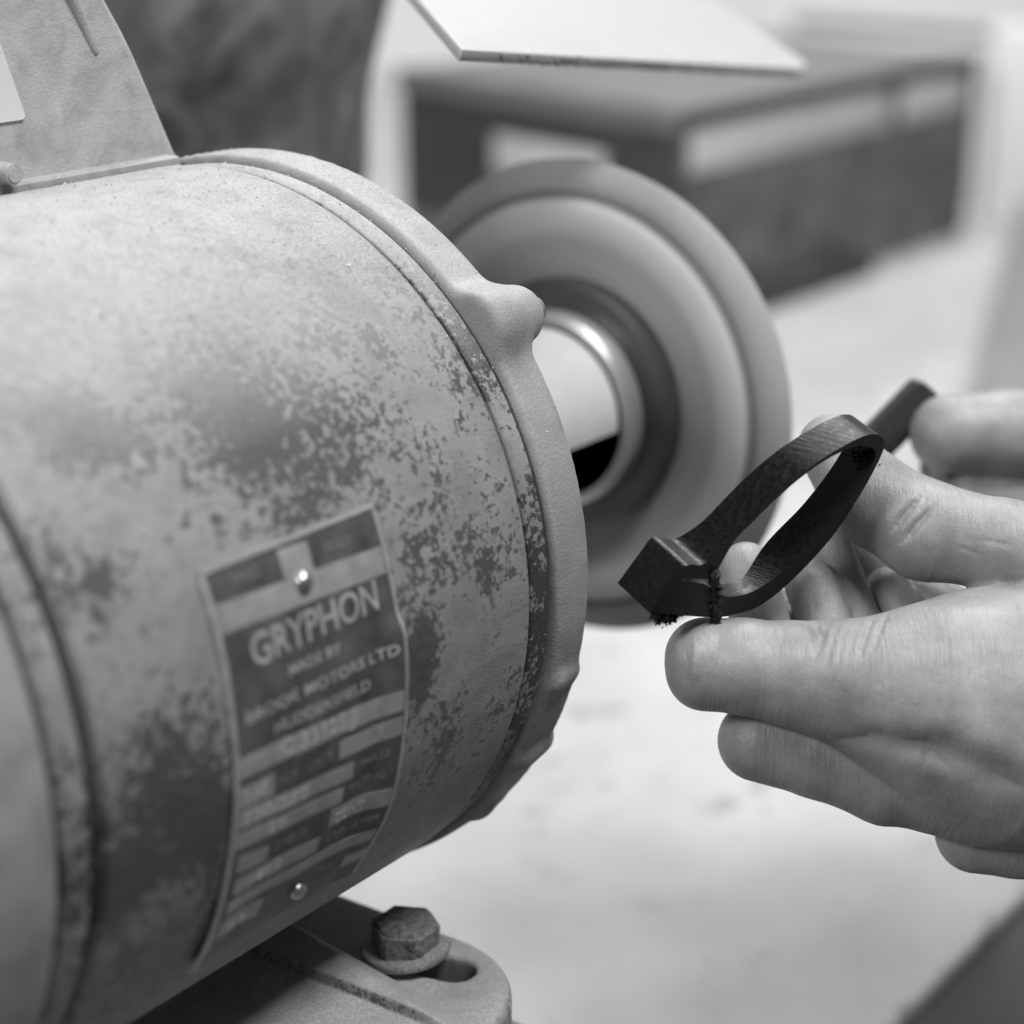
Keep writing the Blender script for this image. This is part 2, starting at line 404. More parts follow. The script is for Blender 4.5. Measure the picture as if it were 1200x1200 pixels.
# ---- nameplate, bent round the barrel. u = mm from its left edge, v = mm down from its top edge
def sstep(a, b, x): t = np.clip((x - a) / (b - a), 0, 1); return t * t * (3 - 2 * t)
def bend(u, v, h):
    lift = 1.3 * sstep(36, 44, u) * sstep(19, 24, v) * (1 - .6 * sstep(60, 78, v)) + .9 * sstep(10, 0, u) * sstep(40, 78, v)
    warp = .12 * math.sin(u * .35 + v * .2) * 1
    th = math.radians(22.5) - v / 80; r = R + (h + lift + warp + .25) / 1000
    return (-.087 + u / 1000, -r * math.cos(th), r * math.sin(th))
def bent_patch(poly_uv, h0, h1, nu=None, nv=None):
    (u0, v0), (u1, v1), (u2, v2), (u3, v3) = poly_uv
    nu = nu or max(2, int(abs(u1 - u0) / 1.5)); nv = nv or max(2, int(abs(v3 - v0) / 1.2))
    bm = bmesh.new(); g = {}
    for i in range(nu + 1):
        for j in range(nv + 1):
            s, q = i / nu, j / nv
            u = (u0 * (1 - s) + u1 * s) * (1 - q) + (u3 * (1 - s) + u2 * s) * q
            vv = (v0 * (1 - s) + v1 * s) * (1 - q) + (v3 * (1 - s) + v2 * s) * q
            for k, h in ((0, h0), (1, h1)): g[i, j, k] = bm.verts.new(bend(u, vv, h))
    for i in range(nu):
        for j in range(nv):
            bm.faces.new((g[i, j, 1], g[i + 1, j, 1], g[i + 1, j + 1, 1], g[i, j + 1, 1]))
            bm.faces.new((g[i, j, 0], g[i, j + 1, 0], g[i + 1, j + 1, 0], g[i + 1, j, 0]))
    for i in range(nu):
        for j in (0, nv): bm.faces.new((g[i, j, 0], g[i + 1, j, 0], g[i + 1, j, 1], g[i, j, 1]))
    for j in range(nv):
        for i in (0, nu): bm.faces.new((g[i, j, 0], g[i, j + 1, 0], g[i, j + 1, 1], g[i, j, 1]))
    return bm_mesh(bm, 'patch')
PW, PH = 44.2, 78.5
plate = link('nameplate', bent_patch([(0, 0), (PW, 0), (PW, PH), (0, PH)], -.1, .35, 40, 80), M['plate_dark'], motor, angle=40)
def strip(u0, u1, v0, v1, slope=.045, name='field_strip', mat='plate_light'):
    d = slope * (u1 - u0)
    return link(name, bent_patch([(u0, v0), (u1, v0 + d), (u1, v1 + d), (u0, v1)], .30, .43), M[mat], plate, angle=40)
link('plate_border', bent_patch([(0, -.7), (PW, -.7), (PW, .25), (0, .25)], -.1, .55), M['plate_edge'], plate, angle=40)
link('plate_border', bent_patch([(PW - .55, .3), (PW + .15, .3), (PW + .15, PH), (PW - .55, PH)], -.1, .55, 2, 80), M['plate_edge'], plate, angle=40)
link('plate_border', bent_patch([(-.6, .3), (.5, .3), (.5, PH), (-.6, PH)], -.1, .50, 2, 80), M['plate_edge'], plate, angle=40)
strip(.8, 43.4, 5.6, 10.6, .035)
strip(18.0, 25.5, .9, 6.4, .035)
strip(.7, 43.4, 32.2, 36.2)
strip(27, 43.4, 38.9, 42.6, .03)
strip(.8, 9.7, 37.9, 42.0)
strip(.8, 31.4, 42.6, 46.0, .065)
strip(1.0, 29.4, 46.9, 50.2, .08)
strip(27, 43.5, 53.2, 57.2, .085)
strip(2.2, 10.3, 52.3, 55.7, .12)
strip(2.4, 25.5, 57.2, 60.6, .065)
strip(2.0, 43.0, 62.1, 65.0, .055)
strip(1.8, 14.0, 66.4, 71.2, .1)
strip(37.2, 43.6, 69.6, 72.9, .03)
def letters(txt, u, v, size, mat='print', width=None, slope=.03, name='lettering', bold=.0, h=.36):
    """lettering of one line, its baseline starting at (u, v), cap height 'size' in mm, bent to the plate"""
    cu = bpy.data.curves.new('txt', 'FONT'); cu.body = txt; cu.size = size / .70; cu.offset = bold; cu.extrude = .05
    cu.resolution_u = 3
    ob = bpy.data.objects.new('txt', cu); COL.objects.link(ob)
    dg = bpy.context.evaluated_depsgraph_get(); me = bpy.data.meshes.new_from_object(ob.evaluated_get(dg))
    bpy.data.objects.remove(ob); bpy.data.curves.remove(cu)
    xs = [q.co.x for q in me.vertices]; x0, x1 = min(xs), max(xs)
    k = (width / (x1 - x0)) if width else 1
    bm = bmesh.new(); bm.from_mesh(me)
    long = [e for e in bm.edges if e.calc_length() > 1.2]
    if long: bmesh.ops.subdivide_edges(bm, edges=long, cuts=2)
    bmesh.ops.triangulate(bm, faces=bm.faces)
    for q in bm.verts:
        uu = u + (q.co.x - x0) * k; q.co = Vector(bend(uu, v - q.co.y + slope * (uu - u), h + q.co.z))
    me2 = bm_mesh(bm, 'lettering'); bpy.data.meshes.remove(me)
    return link(name, me2, M[mat], plate, smooth=False)
letters('SPEC', 6.2, 3.6, 1.7, 'print_faint', 6.5)
letters('REGD', 29.5, 4.4, 1.7, 'print_faint', 6.5)
letters('GRYPHON', 6.6, 18.0, 5.4, 'print', 33.2, -.01, bold=.09)
letters('MADE BY', 14.6, 22.2, 1.9, 'print', 13.5, .0, bold=.04)
letters('BROOK MOTORS LTD', 3.0, 26.9, 2.0, 'print', 39.5, .0, bold=.05)
letters('HUDDERSFIELD', 9.8, 31.0, 2.0, 'print', 25.5, .02, bold=.03)
letters('C 33125 J', 11, 35.9, 3.0, 'stamp', 20, .045, h=.45, bold=.08)
letters('H.P.', 11.0, 41.4, 1.9, 'print_faint', 5); letters('VOLTS', 18.0, 41.7, 1.9, 'print_faint', 7.5)
letters('1/4', 2.2, 41.6, 2.8, 'stamp', 5.5, .03, h=.45, bold=.08)
letters('1', 38.0, 41.9, 2.2, 'stamp', None, .03, h=.45, bold=.05)
letters('230/250', 2.0, 45.8, 2.6, 'stamp', 17, .065, h=.45, bold=.08)
letters('PHASE', 33.2, 46.8, 1.6, 'print_faint', 8); letters('RATING', 31.2, 51.2, 1.7, 'print_faint', 9.5)
letters('50', 9, 50.3, 2.0, 'stamp', 5, .08, h=.45); letters('CONT', 28.3, 57.0, 2.5, 'stamp', 9, .085, h=.45, bold=.05)
letters('CYCLES', 12.0, 55.6, 1.7, 'print_faint', 9); letters('R.P.M.', 28, 61.4, 1.6, 'print_faint', 5.5); letters('AMPS', 35.5, 61.8, 1.7, 'print_faint', 6.8)
letters('1425', 6.5, 60.6, 2.2, 'stamp', 9, .065, h=.45, bold=.04)
letters('START', 28.0, 70.6, 1.9, 'print_faint', 7.5)
letters('2.4', 5.0, 70.9, 2.0, 'stamp', 5, .1, h=.45); letters('CLASS', 5.0, 74.8, 1.7, 'print_faint', 8)
for u, v_ in ((22.0, 7.6), (25.0, 72.2)):
    c = Vector(bend(u, v_, .3)); n = Vector((0, c.y, c.z)).normalized()
    bm = bmesh.new(); bmesh.ops.create_uvsphere(bm, u_segments=24, v_segments=12, radius=.0019)
    bmesh.ops.scale(bm, vec=(1, 1, .8), verts=bm.verts)
    bmesh.ops.transform(bm, matrix=Matrix.Translation(c + n * .0002) @ n.to_track_quat('Z', 'Y').to_matrix().to_4x4(), verts=bm.verts)
    link('rivet', bm_mesh(bm, 'rivet'), M['rivet'], plate)

# ---- mounting foot, with bolt and washer
f = Field((-.135, -.096, -.108), (.016, .075, -.050), .0009)
def rbox(P, c, hs, r):
    q = np.abs(P - np.array(c)) - (np.array(hs) - r)
    return np.linalg.norm(np.maximum(q, 0), axis=-1) + np.minimum(q.max(-1), 0) - r
def pad(P):
    # rounded plan outline, 12 mm thick
    q = np.abs(P[..., :2] - np.array((-.0525, -.010))) - (np.array((.062, .071)) - .027)
    d2 = np.linalg.norm(np.maximum(q, 0), axis=-1) + np.minimum(q.max(-1), 0) - .027
    dz = np.abs(P[..., 2] - (-.0960)) - .0085
    a = d2 + .0022; b = dz + .0022
    return np.hypot(np.maximum(a, 0), np.maximum(b, 0)) + np.minimum(np.maximum(a, b), 0) - .0022
f.v = pad(f.pts((slice(None),) * 3)).astype(np.float32)
f.add(lambda P: rbox(P, (-.078, -.010, -.086), (.062, .074, .0040), .003) + .55 * np.maximum(P[..., 0] + .022 - .25 * (P[..., 1] + .06), -.004) * (P[..., 0] > -.03), .003)
f.add(lambda P: rbox(P, (-.062, 0, -.075), (.045, .024, .022), .006), .006)
f.cut(lambda P: cone_sdf(P * np.array((1, 1, .05)), (-.0052, -.0500, -.0044), (-.0024, -.0612, -.0044), .0047, .0047), .0006)
foot = link('mounting_foot', f.mesh('mounting_foot'), M['foot'], motor)
bp = Vector((-.0052, -.0500, -.0880))
def tilted(z, tx, ty): return Matrix.Translation(bp + Vector((0, 0, z))) @ Matrix.Rotation(tx, 4, 'X') @ Matrix.Rotation(ty, 4, 'Y')
bm = bmesh.new(); bmesh.ops.create_cone(bm, cap_ends=True, segments=6, radius1=.0078, radius2=.0078, depth=.0066, matrix=tilted(.0065, .03, -.02) @ Matrix.Rotation(.5, 4, 'Z'))
bmesh.ops.bevel(bm, geom=bm.edges[:], offset=.0007, segments=3, affect='EDGES')
bolt = link('bolt', bm_mesh(bm, 'bolt'), M['bolt'], motor, angle=50)
# spring washer, one split ring that rises at its free end
bm = bmesh.new(); rings = []
for i in range(49):
    a = -.50 + 2 * PI * .94 * i / 48; z = .0012 + .0024 * sstep(20, 48, i)
    c = Matrix.Rotation(a, 4, 'Z'); ring = []
    for rr, zz in ((.0062, z), (.0096, z), (.0098, z + .0010), (.0094, z + .0016), (.0062, z + .0016)):
        ring.append(bm.verts.new(tilted(0, .03, 0) @ (c @ Vector((rr, 0, zz)))))
    rings.append(ring)
for p, q in zip(rings, rings[1:]):
    for k in range(5): bm.faces.new((p[k], p[(k + 1) % 5], q[(k + 1) % 5], q[k]))
bm.faces.new(rings[0]); bm.faces.new(rings[-1])
link('washer', bm_mesh(bm, 'washer'), M['washer'], motor, angle=50)

o = link('plinth', box_mesh((-.150, -.0785, BZ), (.0118, .070, FZ), .002), M['slate'], angle=40)
tag(o, 'dark block on the bench under the foot of the grey motor', 'plinth')
# ---- terminal box on top of the motor
tb = link('terminal_box', prism(round_poly([(-.135, .0770), (.0105, .0770), (-.0030, .1045), (-.0100, .1150), (-.030, .15), (-.135, .15)], [.002, .002, .02, .01, .01, .01]), (0, .0215, 0), (1, 0, 0), (0, 0, 1), (0, 1, 0), .082, .0018, 3), M['box_paint'], motor, angle=45)
link('box_gasket', box_mesh((-.137, .0172, .0740), (.0064, .106, .0797), .0010), M['bell'], motor, angle=45)
link('box_label', prism(round_poly([(-.095, .0915), (-.0330, .0915), (-.0395, .1100), (-.095, .110)], .0015), (0, .0210, 0), (1, 0, 0), (0, 0, 1), (0, 1, 0), .0008), M['sticker'], tb, smooth=False)
# pressed recess rib on its front, and the corner screw
f = Field((-.050, .0145, .090), (-.004, .0255, .142), .0006)
f.v = rbox(f.pts((slice(None),) * 3), (-.030, .0235, .13), (.0005, .0005, .0005), .0002).astype(np.float32)
f.cone((-.0128, .0222, .1030), (-.0290, .0212, .135), .0012, .0024, .001)
link('pressed_rib', f.mesh('pressed_rib'), M['box_paint'], tb)
bm = bmesh.new(); bmesh.ops.create_cone(bm, cap_ends=True, segments=20, radius1=.0023, radius2=.0020, depth=.005, matrix=Matrix.Translation((-.0425, .0170, .0822)) @ Matrix.Rotation(PI / 2, 4, 'X'))
bmesh.ops.bevel(bm, geom=[e for e in bm.edges if len(e.link_faces) == 2 and e.calc_face_angle(0) > 1], offset=.0004, segments=2, affect='EDGES')
link('cover_screw', bm_mesh(bm, 'cover_screw'), M['box_paint'], motor, angle=40)
rebase(motor)

# ------------------------------------------------------------------ polishing wheel on the motor spindle
XW = .1324
wheel = thing('polishing_wheel', 'round grey polishing mop with dark clamping flange on the motor spindle', 'polishing wheel', (XW, 0, 0))
link('spindle', lathe([(.020, .0), (.020, .0118), (.1165, .0118), (.1165, .0)], 64), M['steel'], wheel, angle=40)
link('spindle_cover', lathe([(.018, .0205), (.018, .0222), (.1192, .0226), (.1194, .0205), (.018, .0205)], 64, math.radians(-4), math.radians(200)), M['sleeve'], motor, angle=40).matrix_parent_inverse = Matrix.Translation(-motor.location)
link('hub_collar', lathe([(.1262, .0), (.1262, .0232), (.1196, .0236), (.1196, .0246), (.1200, .0252), (.1206, .0252), (.1212, .0262), (.1252, .0264), (.1262, .0256), (.1262, .0)], 96), M['steel'], wheel, angle=35)
link('flange', lathe([(.1262, .0), (.1262, .0325), (.1272, .0338), (.1310, .0340), (.1318, .0340), (.1318, .0)], 128), M['flange'], wheel, angle=35)
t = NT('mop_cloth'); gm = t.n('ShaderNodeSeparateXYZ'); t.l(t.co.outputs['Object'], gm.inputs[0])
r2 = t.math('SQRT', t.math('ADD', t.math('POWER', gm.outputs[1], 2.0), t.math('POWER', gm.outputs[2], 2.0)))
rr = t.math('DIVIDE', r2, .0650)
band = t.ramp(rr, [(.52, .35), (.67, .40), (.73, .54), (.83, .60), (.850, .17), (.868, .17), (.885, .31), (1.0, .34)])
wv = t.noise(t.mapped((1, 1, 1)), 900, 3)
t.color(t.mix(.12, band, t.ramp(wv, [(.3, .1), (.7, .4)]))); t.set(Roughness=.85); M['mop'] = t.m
prof = [(XW - .0006, .0), (XW - .0006, .034), (XW - .0018, .0445), (XW - .0032, .0465), (XW - .0034, .0535), (XW - .0028, .0550), (XW - .0016, .0556), (XW - .0014, .0562), (XW - .0018, .0572), (XW - .0012, .0600), (XW + .0004, .0635), (XW + .0018, .0648), (XW + .0040, .0640), (XW + .0080, .0590), (XW + .014, .052), (XW + .014, .0)]
mop = lathe([(x - XW, r) for x, r in prof], 192)
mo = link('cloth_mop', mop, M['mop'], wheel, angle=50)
for c in wheel.children:
    if c is not mo: c.matrix_parent_inverse = Matrix.Translation(-wheel.location)

# ------------------------------------------------------------------ guard sheet over the wheel
gA, gB, gC, gD = sight(541, 58, .450), sight(960, 82, .62), sight(850, -45, .70), sight(452, -45, .535)
eu = (gB - gA); ul = eu.length; eu.normalize(); nrm = eu.cross(gD - gA).normalized(); ev = nrm.cross(eu).normalized()
if ev.z < 0: ev = -ev
nrm = eu.cross(ev)
if nrm.z < 0: nrm = -nrm
def guv(p): d = p - gA; return (d.dot(eu), d.dot(ev))
poly = round_poly([guv(p) for p in (gA, gB, gC, gD)], [.0015, .02, .01, .004])
guard = thing('wheel_guard', 'white flat guard sheet with dusty lower edge above the polishing wheel', 'guard', tuple(gA))
link('sheet', prism(poly, gA, eu, ev, -nrm, .0026, .0003), M['guard'], guard, angle=40)
# its stay runs back to the terminal box
def rod(a, b, r):
    bm = bmesh.new(); d = b - a
    bmesh.ops.create_cone(bm, cap_ends=True, segments=20, radius1=r, radius2=r, depth=d.length, matrix=Matrix.Translation((a + b) / 2) @ d.to_track_quat('Z', 'Y').to_matrix().to_4x4())
    return bm_mesh(bm, 'rod')
link('stay', rod(gD + (gC - gD) * .10 + (gA - gD) * .15 + nrm * .002, Vector((-.045, .060, .153)), .0035), M['steel'], guard, angle=40)
# grime and crumbs caught along the lower edge
bm = bmesh.new()
for i in range(420):
    s = random.random() ** .8; p = gA + eu * (ul * (.08 + .84 * s)) - nrm * random.uniform(.0002, .0026) - ev * random.uniform(.0, .0004)
    bmesh.ops.create_icosphere(bm, subdivisions=1, radius=random.uniform(.00012, .00045), matrix=Matrix.Translation(p))
o = link('edge_crumbs', bm_mesh(bm, 'edge_crumbs'), M['guard_edge'], guard); o['kind'] = 'stuff'
rebase(guard)

# ------------------------------------------------------------------ wax ring carving, held by the near hand
wv_ = (RT * 26 * .1712 - UP * 24.5 * .1712 - FW * 5.6) / 1000
WID = wv_.length; wn = wv_.normalized()
P0 = sight(905, 597, .4085)                           # a point on the front face of the upper arm
def on_face(px, py, off=0.0):
    d = sight(px, py, 1.0) - CAM; t_ = (P0 + wn * off - CAM).dot(wn) / d.dot(wn); return CAM + d * t_
ru = (on_face(1030, 520) - on_face(800, 690)); ru = (ru - wn * ru.dot(wn)).normalized(); rv = wn.cross(ru)
def ruv(px, py): d = on_face(px, py) - P0; return (d.dot(ru), d.dot(rv))
def spline(pts, n=5):
    out = []; m = len(pts)
    for i in range(m):
        p0, p1, p2, p3 = [Vector(pts[(i + k) % m]) for k in (-1, 0, 1, 2)]
        for j in range(n):
            q = j / n
            out.append(.5 * ((2 * p1) + (p2 - p0) * q + (2 * p0 - 5 * p1 + 4 * p2 - p3) * q * q + (3 * p1 - p0 - 3 * p2 + p3) * q ** 3))
    return out
def outline(pts, sharp):
    """closed smooth curve through measured corners (px, py, band width factor); segments in sharp stay straight"""
    q3 = [Vector((*ruv(p[0], p[1]), p[2] if len(p) > 2 else 1.0)) for p in pts]
    out = []; m = len(q3)
    for i in range(m):
        p0, p1, p2, p3 = [q3[(i + k) % m] for k in (-1, 0, 1, 2)]
        if i - 1 in sharp: p0 = p1 * 2 - p2
        if i + 1 in sharp: p3 = p2 * 2 - p1
        n_ = 10
        for j in range(n_):
            q = j / n_
            out.append(p1.lerp(p2, q) if i in sharp else .5 * ((2 * p1) + (p2 - p0) * q + (2 * p0 - 5 * p1 + 4 * p2 - p3) * q * q + (3 * p1 - p0 - 3 * p2 + p3) * q ** 3))
    return out
OUT = outline([(799, 666, 1.3), (824, 661, 1.15), (850, 639), (880, 609), (901, 588), (924, 567), (949, 547.5), (976, 530), (1003, 515), (1021, 509), (1033, 512), (1036, 525), (1015, 568), (976, 628), (926, 682), (888, 711, .8), (854, 722, .5), (835, 724, 1.15), (761, 718, 1.3)], {16, 17, 18})
INN = outline([(842, 667), (850, 652), (863, 631), (882, 612), (904, 590), (926, 570), (950, 551), (975, 535), (998, 525), (1015, 523), (1026, 533), (1008, 568), (972, 615), (928, 661), (888, 690, .55), (862, 699, .25), (846, 697, .3), (826, 685, .6), (802, 681.5, .5), (799, 679.5, .5), (803, 678, .5), (826, 679, .6), (838, 676, .9)], set())
ring = thing('ring_carving', 'black carved wax ring with square block head held over the finger', 'ring', tuple(P0))
def ring_mesh(out, inn, depth, bevel):
    bm = bmesh.new(); layers = []
    for k in (0, 1):
        a = [bm.verts.new(P0 + ru * q[0] + rv * q[1] - wn * depth * k * q[2]) for q in out]
        b = [bm.verts.new(P0 + ru * q[0] + rv * q[1] - wn * depth * k * q[2]) for q in inn]
        layers.append((a, b))
    for i in range(len(out)):
        j = (i + 1) % len(out); bm.faces.new((layers[0][0][i], layers[0][0][j], layers[1][0][j], layers[1][0][i]))
    for i in range(len(inn)):
        j = (i + 1) % len(inn); bm.faces.new((layers[0][1][i], layers[0][1][j], layers[1][1][j], layers[1][1][i]))
    for a, b in layers:
        es = []
        for loop in (a, b):
            for i in range(len(loop)): es.append(bm.edges.get((loop[i], loop[(i + 1) % len(loop)])))
        bmesh.ops.triangle_fill(bm, use_beauty=True, edges=es)
    bmesh.ops.recalc_face_normals(bm, faces=bm.faces)
    es = [e for e in bm.edges if len(e.link_faces) == 2 and e.calc_face_angle(0) > math.radians(40)]
    bmesh.ops.bevel(bm, geom=es, offset=bevel, segments=2, affect='EDGES', clamp_overlap=True)
    return bm_mesh(bm, 'ring')
link('ring_band', ring_mesh(OUT, INN, WID, .00022), M['wax'], ring, angle=35)
# raised rail left inside the lower arm, and rough unfiled wax
def blobs(name, centres, r0, r1, n, spread, mat):
    bm = bmesh.new()
    for c in centres:
        for _ in range(n):
            p = c + Vector(rng.normal(0, 1, 3)) * spread
            q = [bm.verts.new(p + Vector(rng.normal(0, 1, 3)) * random.uniform(r0, r1)) for _k in range(5)]     # a ragged shard
            for tri in ((0, 1, 2), (0, 1, 3), (0, 2, 3), (1, 2, 3), (1, 2, 4), (2, 3, 4), (1, 3, 4)): bm.faces.new([q[x] for x in tri])
    return link(name, bm_mesh(bm, name), M[mat], ring, smooth=False)
blobs('wax_burr', [on_face(768 + 7 * i, 720 + (3 if 0 < i < 3 else 0), -.0015) for i in range(4)], .00015, .00042, 90, .0006, 'burr')
blobs('wax_burr', [on_face(838, y, .0002) for y in range(672, 728, 5)], .0003, .0008, 10, .00022, 'burr')
blobs('wax_burr', [on_face(1000 + 5 * i, 535 + (i % 2) * 5, -.003) for i in range(5)], .00015, .0004, 40, .0008, 'burr')
rebase(ring)

# ------------------------------------------------------------------ hands
HO = sight(1000, 750, .420)
HM = Matrix(((RT.x, UP.x, -FW.x, HO.x), (RT.y, UP.y, -FW.y, HO.y), (RT.z, UP.z, -FW.z, HO.z), (0, 0, 0, 1)))
HI = HM.inverted()
def hl(px, py, dz):
    """hand-local millimetres of a photo pixel, dz millimetres nearer than the hand's base"""
    return np.array((HI @ sight(px, py, .420 - dz / 1000))) * 1000
def rpx(r, dz): return r * (420 - dz) / FPX
def build_hand(name, chains, lo, hi, h, creases, label, bulges=()):
    f = Field(lo, hi, h)
    for ch, k in chains:
        for (x0, y0, z0, r0), (x1, y1, z1, r1) in zip(ch, ch[1:]):
            f.cone(hl(x0, y0, z0), hl(x1, y1, z1), rpx(r0, z0), rpx(r1, z1), k)
    me = f.mesh(name)
    from mathutils.bvhtree import BVHTree
    bvh = BVHTree.FromPolygons([v_.co for v_ in me.vertices], [tuple(p.vertices) for p in me.polygons])
    eye = Vector(HI @ CAM) * 1000
    def skin_point(px, py):
        hit = bvh.ray_cast(eye, (Vector(hl(px, py, 0)) - eye).normalized())[0]
        return None if hit is None else np.array(hit)
    def fn(co, no):
        d = np.zeros(len(co))
        for pts, wd, dp in creases:
            best = np.full(len(co), 9.); dens = []
            for (xa, ya), (xb, yb) in zip(pts, pts[1:]):
                n_ = max(2, int(math.hypot(xb - xa, yb - ya) / 6))
                dens += [(xa + (xb - xa) * k / n_, ya + (yb - ya) * k / n_) for k in range(n_ + 1)]
            pp = [skin_point(*q) for q in dens]
            m_ = len(pp)
            for i_, (a, b) in enumerate(zip(pp, pp[1:])):
                if a is None or b is None or np.linalg.norm(a - b) > 4 or np.linalg.norm(a - b) < 1e-5: continue
                q, t_ = seg_dist(co, a, b); fade = min(1, 4 * min(i_ + .6, m_ - 1.4 - i_) / m_)
                best = np.minimum(best, q / wd + (1 - fade) * 1.2)
            d -= dp * 1.7 * np.exp(-best ** 2)
        for c, wd, dp in bulges:
            s_ = skin_point(*c)
            if s_ is not None: d += dp * np.exp(-(np.linalg.norm(co - s_, axis=1) / wd) ** 2)
        return d
    displace(me, fn)
    o = link(name, me, M['skin'])
    o.matrix_world = HM @ Matrix.Scale(.001, 4)
    return tag(o, label, 'hand'), o
near = [
 ([(831, 776, 0, 50), (870, 781, 0, 54), (930, 790, 0, 60), (985, 798, 0, 70), (1080, 818, -1, 98)], 2.5),
 ([(985, 612, -46, 30), (1060, 690, -44, 38), (1150, 760, -38, 50)], 1.0), ([(912, 722, -36, 32), (990, 790, -34, 40)], 1.0),
 ([(822, 766, 0, 38), (824, 792, 0, 40)], 2.5), ([(930, 745, -32, 42), (1100, 790, -34, 60), (1200, 800, -30, 60)], 1.0),
 ([(1080, 818, -1, 98), (1165, 836, -6, 146), (1330, 850, -8, 160)], 7.0),
 ([(889, 868, -9, 48), (960, 886, -9, 49), (1040, 906, -8, 60), (1130, 900, -8, 90)], 1.6),
 ([(1143, 976, -12, 47), (1190, 982, -12, 46), (1320, 985, -12, 60)], 1.2),
 ([(975, 525, -24, 40), (1018, 583, -22, 53), (1085, 622, -18, 57), (1180, 640, -13, 53), (1330, 690, -8, 95)], 2.2),
 ([(949, 684, -24, 30), (990, 790, -20, 34), (1100, 840, -14, 40)], 1.0),
 ([(972, 636, -31, 24), (1006, 735, -27, 29), (1100, 840, -20, 40)], .8),
 ([(1040, 690, -32, 26), (1085, 765, -26, 30), (1130, 840, -20, 40)], .8),
 ([(1085, 700, -35, 26), (1150, 745, -28, 34), (1180, 840, -20, 40)], .8),
 ([(874, 668, -24, 33), (905, 780, -17, 36), (1000, 850, -12, 40)], 1.0)]
cre = [([(1046, 622), (1058, 604), (1078, 582)], .7, .65), ([(1057, 636), (1072, 617), (1094, 592)], .75, .65), ([(1075, 602), (1088, 580)], .5, .2),
       ([(955, 733), (961, 742), (958, 756)], 1.2, .45), ([(972, 727), (966, 742), (955, 775)], .45, .20), ([(986, 725), (978, 742), (966, 790)], .45, .18), ([(1000, 722), (988, 745), (980, 800)], .4, .15),
       ([(1028, 716), (1018, 735), (1006, 772)], .5, .26), ([(1043, 712), (1034, 732), (1020, 770)], .45, .22), ([(1012, 722), (1000, 745), (992, 780)], .4, .14),
       ([(985, 868), (1030, 868), (1080, 880), (1110, 900)], 2.6, .9), ([(1060, 872), (1110, 880), (1160, 905), (1200, 925)], 3.4, .9),
       ([(1130, 692), (1160, 688), (1200, 678)], .9, .4),
       ([(1120, 640), (1150, 650)], .4, .12), ([(1150, 632), (1185, 640)], .4, .12),
       ([(905, 722), (915, 735), (912, 760)], 1.0, .18), ([(813, 748), (816, 770), (813, 800)], 1.1, -.28), ([(845, 735), (840, 770), (845, 815)], 1.6, .15)]
bul = [((1108, 585), 4.0, .5), ((1090, 845), 6, .4), ((1150, 868), 5, .6), ((1195, 885), 5, .5), ((1045, 800), 5, .4), ((985, 790), 5, .35), ((1140, 720), 6, .4)]
hn = build_hand('hand', near, (-42, -62, -50), (66, 56, 30), .48, cre, 'near hand pinching the black wax ring between thumb and bent forefinger', bul)
far = [([(1112, 508, -95, 46), (1180, 508, -97, 50), (1320, 512, -100, 58)], 2.0),
       ([(1135, 577, -100, 24), (1180, 585, -102, 34), (1320, 610, -105, 60)], 2.0),
       ([(1112, 548, -114, 34), (1200, 566, -120, 46), (1320, 566, -120, 60)], 1.5)]
hf = build_hand('hand', far, (8, 12, -150), (86, 82, -66), .8, [], 'blurred far hand whose fingers reach in behind the thumb')

# cuffs of the work coat (the arms go on out of the frame)
M['cuff'] = mat_simple('grey_coat_cloth', .16, .9, 0, .5, .3, .3, .0005)
def cuff(hand, c, r0, r1, x1):
    prof = [(c[0] + 1, r0 * .90), (c[0], r0 * .96), (c[0] + .5, r0), (c[0] + 9, r0 * 1.02), (c[0] + 10, r0 * .99), (c[0] + 60, (r0 + r1) / 2), (x1, r1), (x1 + 4, r1 * .9), (x1 + 4, 0.0)]
    me = lathe(prof, 64); me.transform(Matrix.Translation((0, c[1], c[2])))
    o = link('coat_cuff', me, M['cuff'], angle=50); o.parent = hand; return o
cuff(hn[1], (57, -9, -4), 39, 50, 250)
cuff(hf[1], (76, 46, -108), 33, 46, 250)
# the second piece of wax, between the far fingers
fm = sight(1062, 492, .515); fdir = (sight(1098, 455, .515) - fm).normalized(); fn_ = (RT * .62 + UP * .42 - FW * .50).normalized(); fn_ = (fn_ - fdir * fn_.dot(fdir)).normalized(); fs = fdir.cross(fn_)
pl = round_poly([(-.022, -.0046), (.0096, -.0046), (.0104, .0044), (-.022, .0044)], [.001, .002, .003, .001])
o = link('wax_piece', prism(pl, fm, fdir, fs, -fn_, .0065, .0010), M['dull_wax'], angle=40)
o.rotation_euler = (0, 0, 0)
tag(o, 'small blurred black wax piece between the fingers of the far hand', 'wax piece')

# ------------------------------------------------------------------ things at the back of the bench
# dark box
zt = -.0378; Q = 1.363
bx = thing('storage_box', 'blurred dark stained box with pale label strip behind the polishing wheel', 'box', (.909, .4348, BZ))
A, B_, D_ = Vector((.9090, .4348, 0)), Vector((1.3718, .4266, 0)), Vector((1.0044, .7565, 0)); C_ = B_ + (D_ - A)
def quad_prism(pts, z0, z1, inset=0.0, bevel=.003):
    return prism([(p.x, p.y) for p in pts], (0, 0, z0), (1, 0, 0), (0, 1, 0), (0, 0, 1), z1 - z0, bevel)
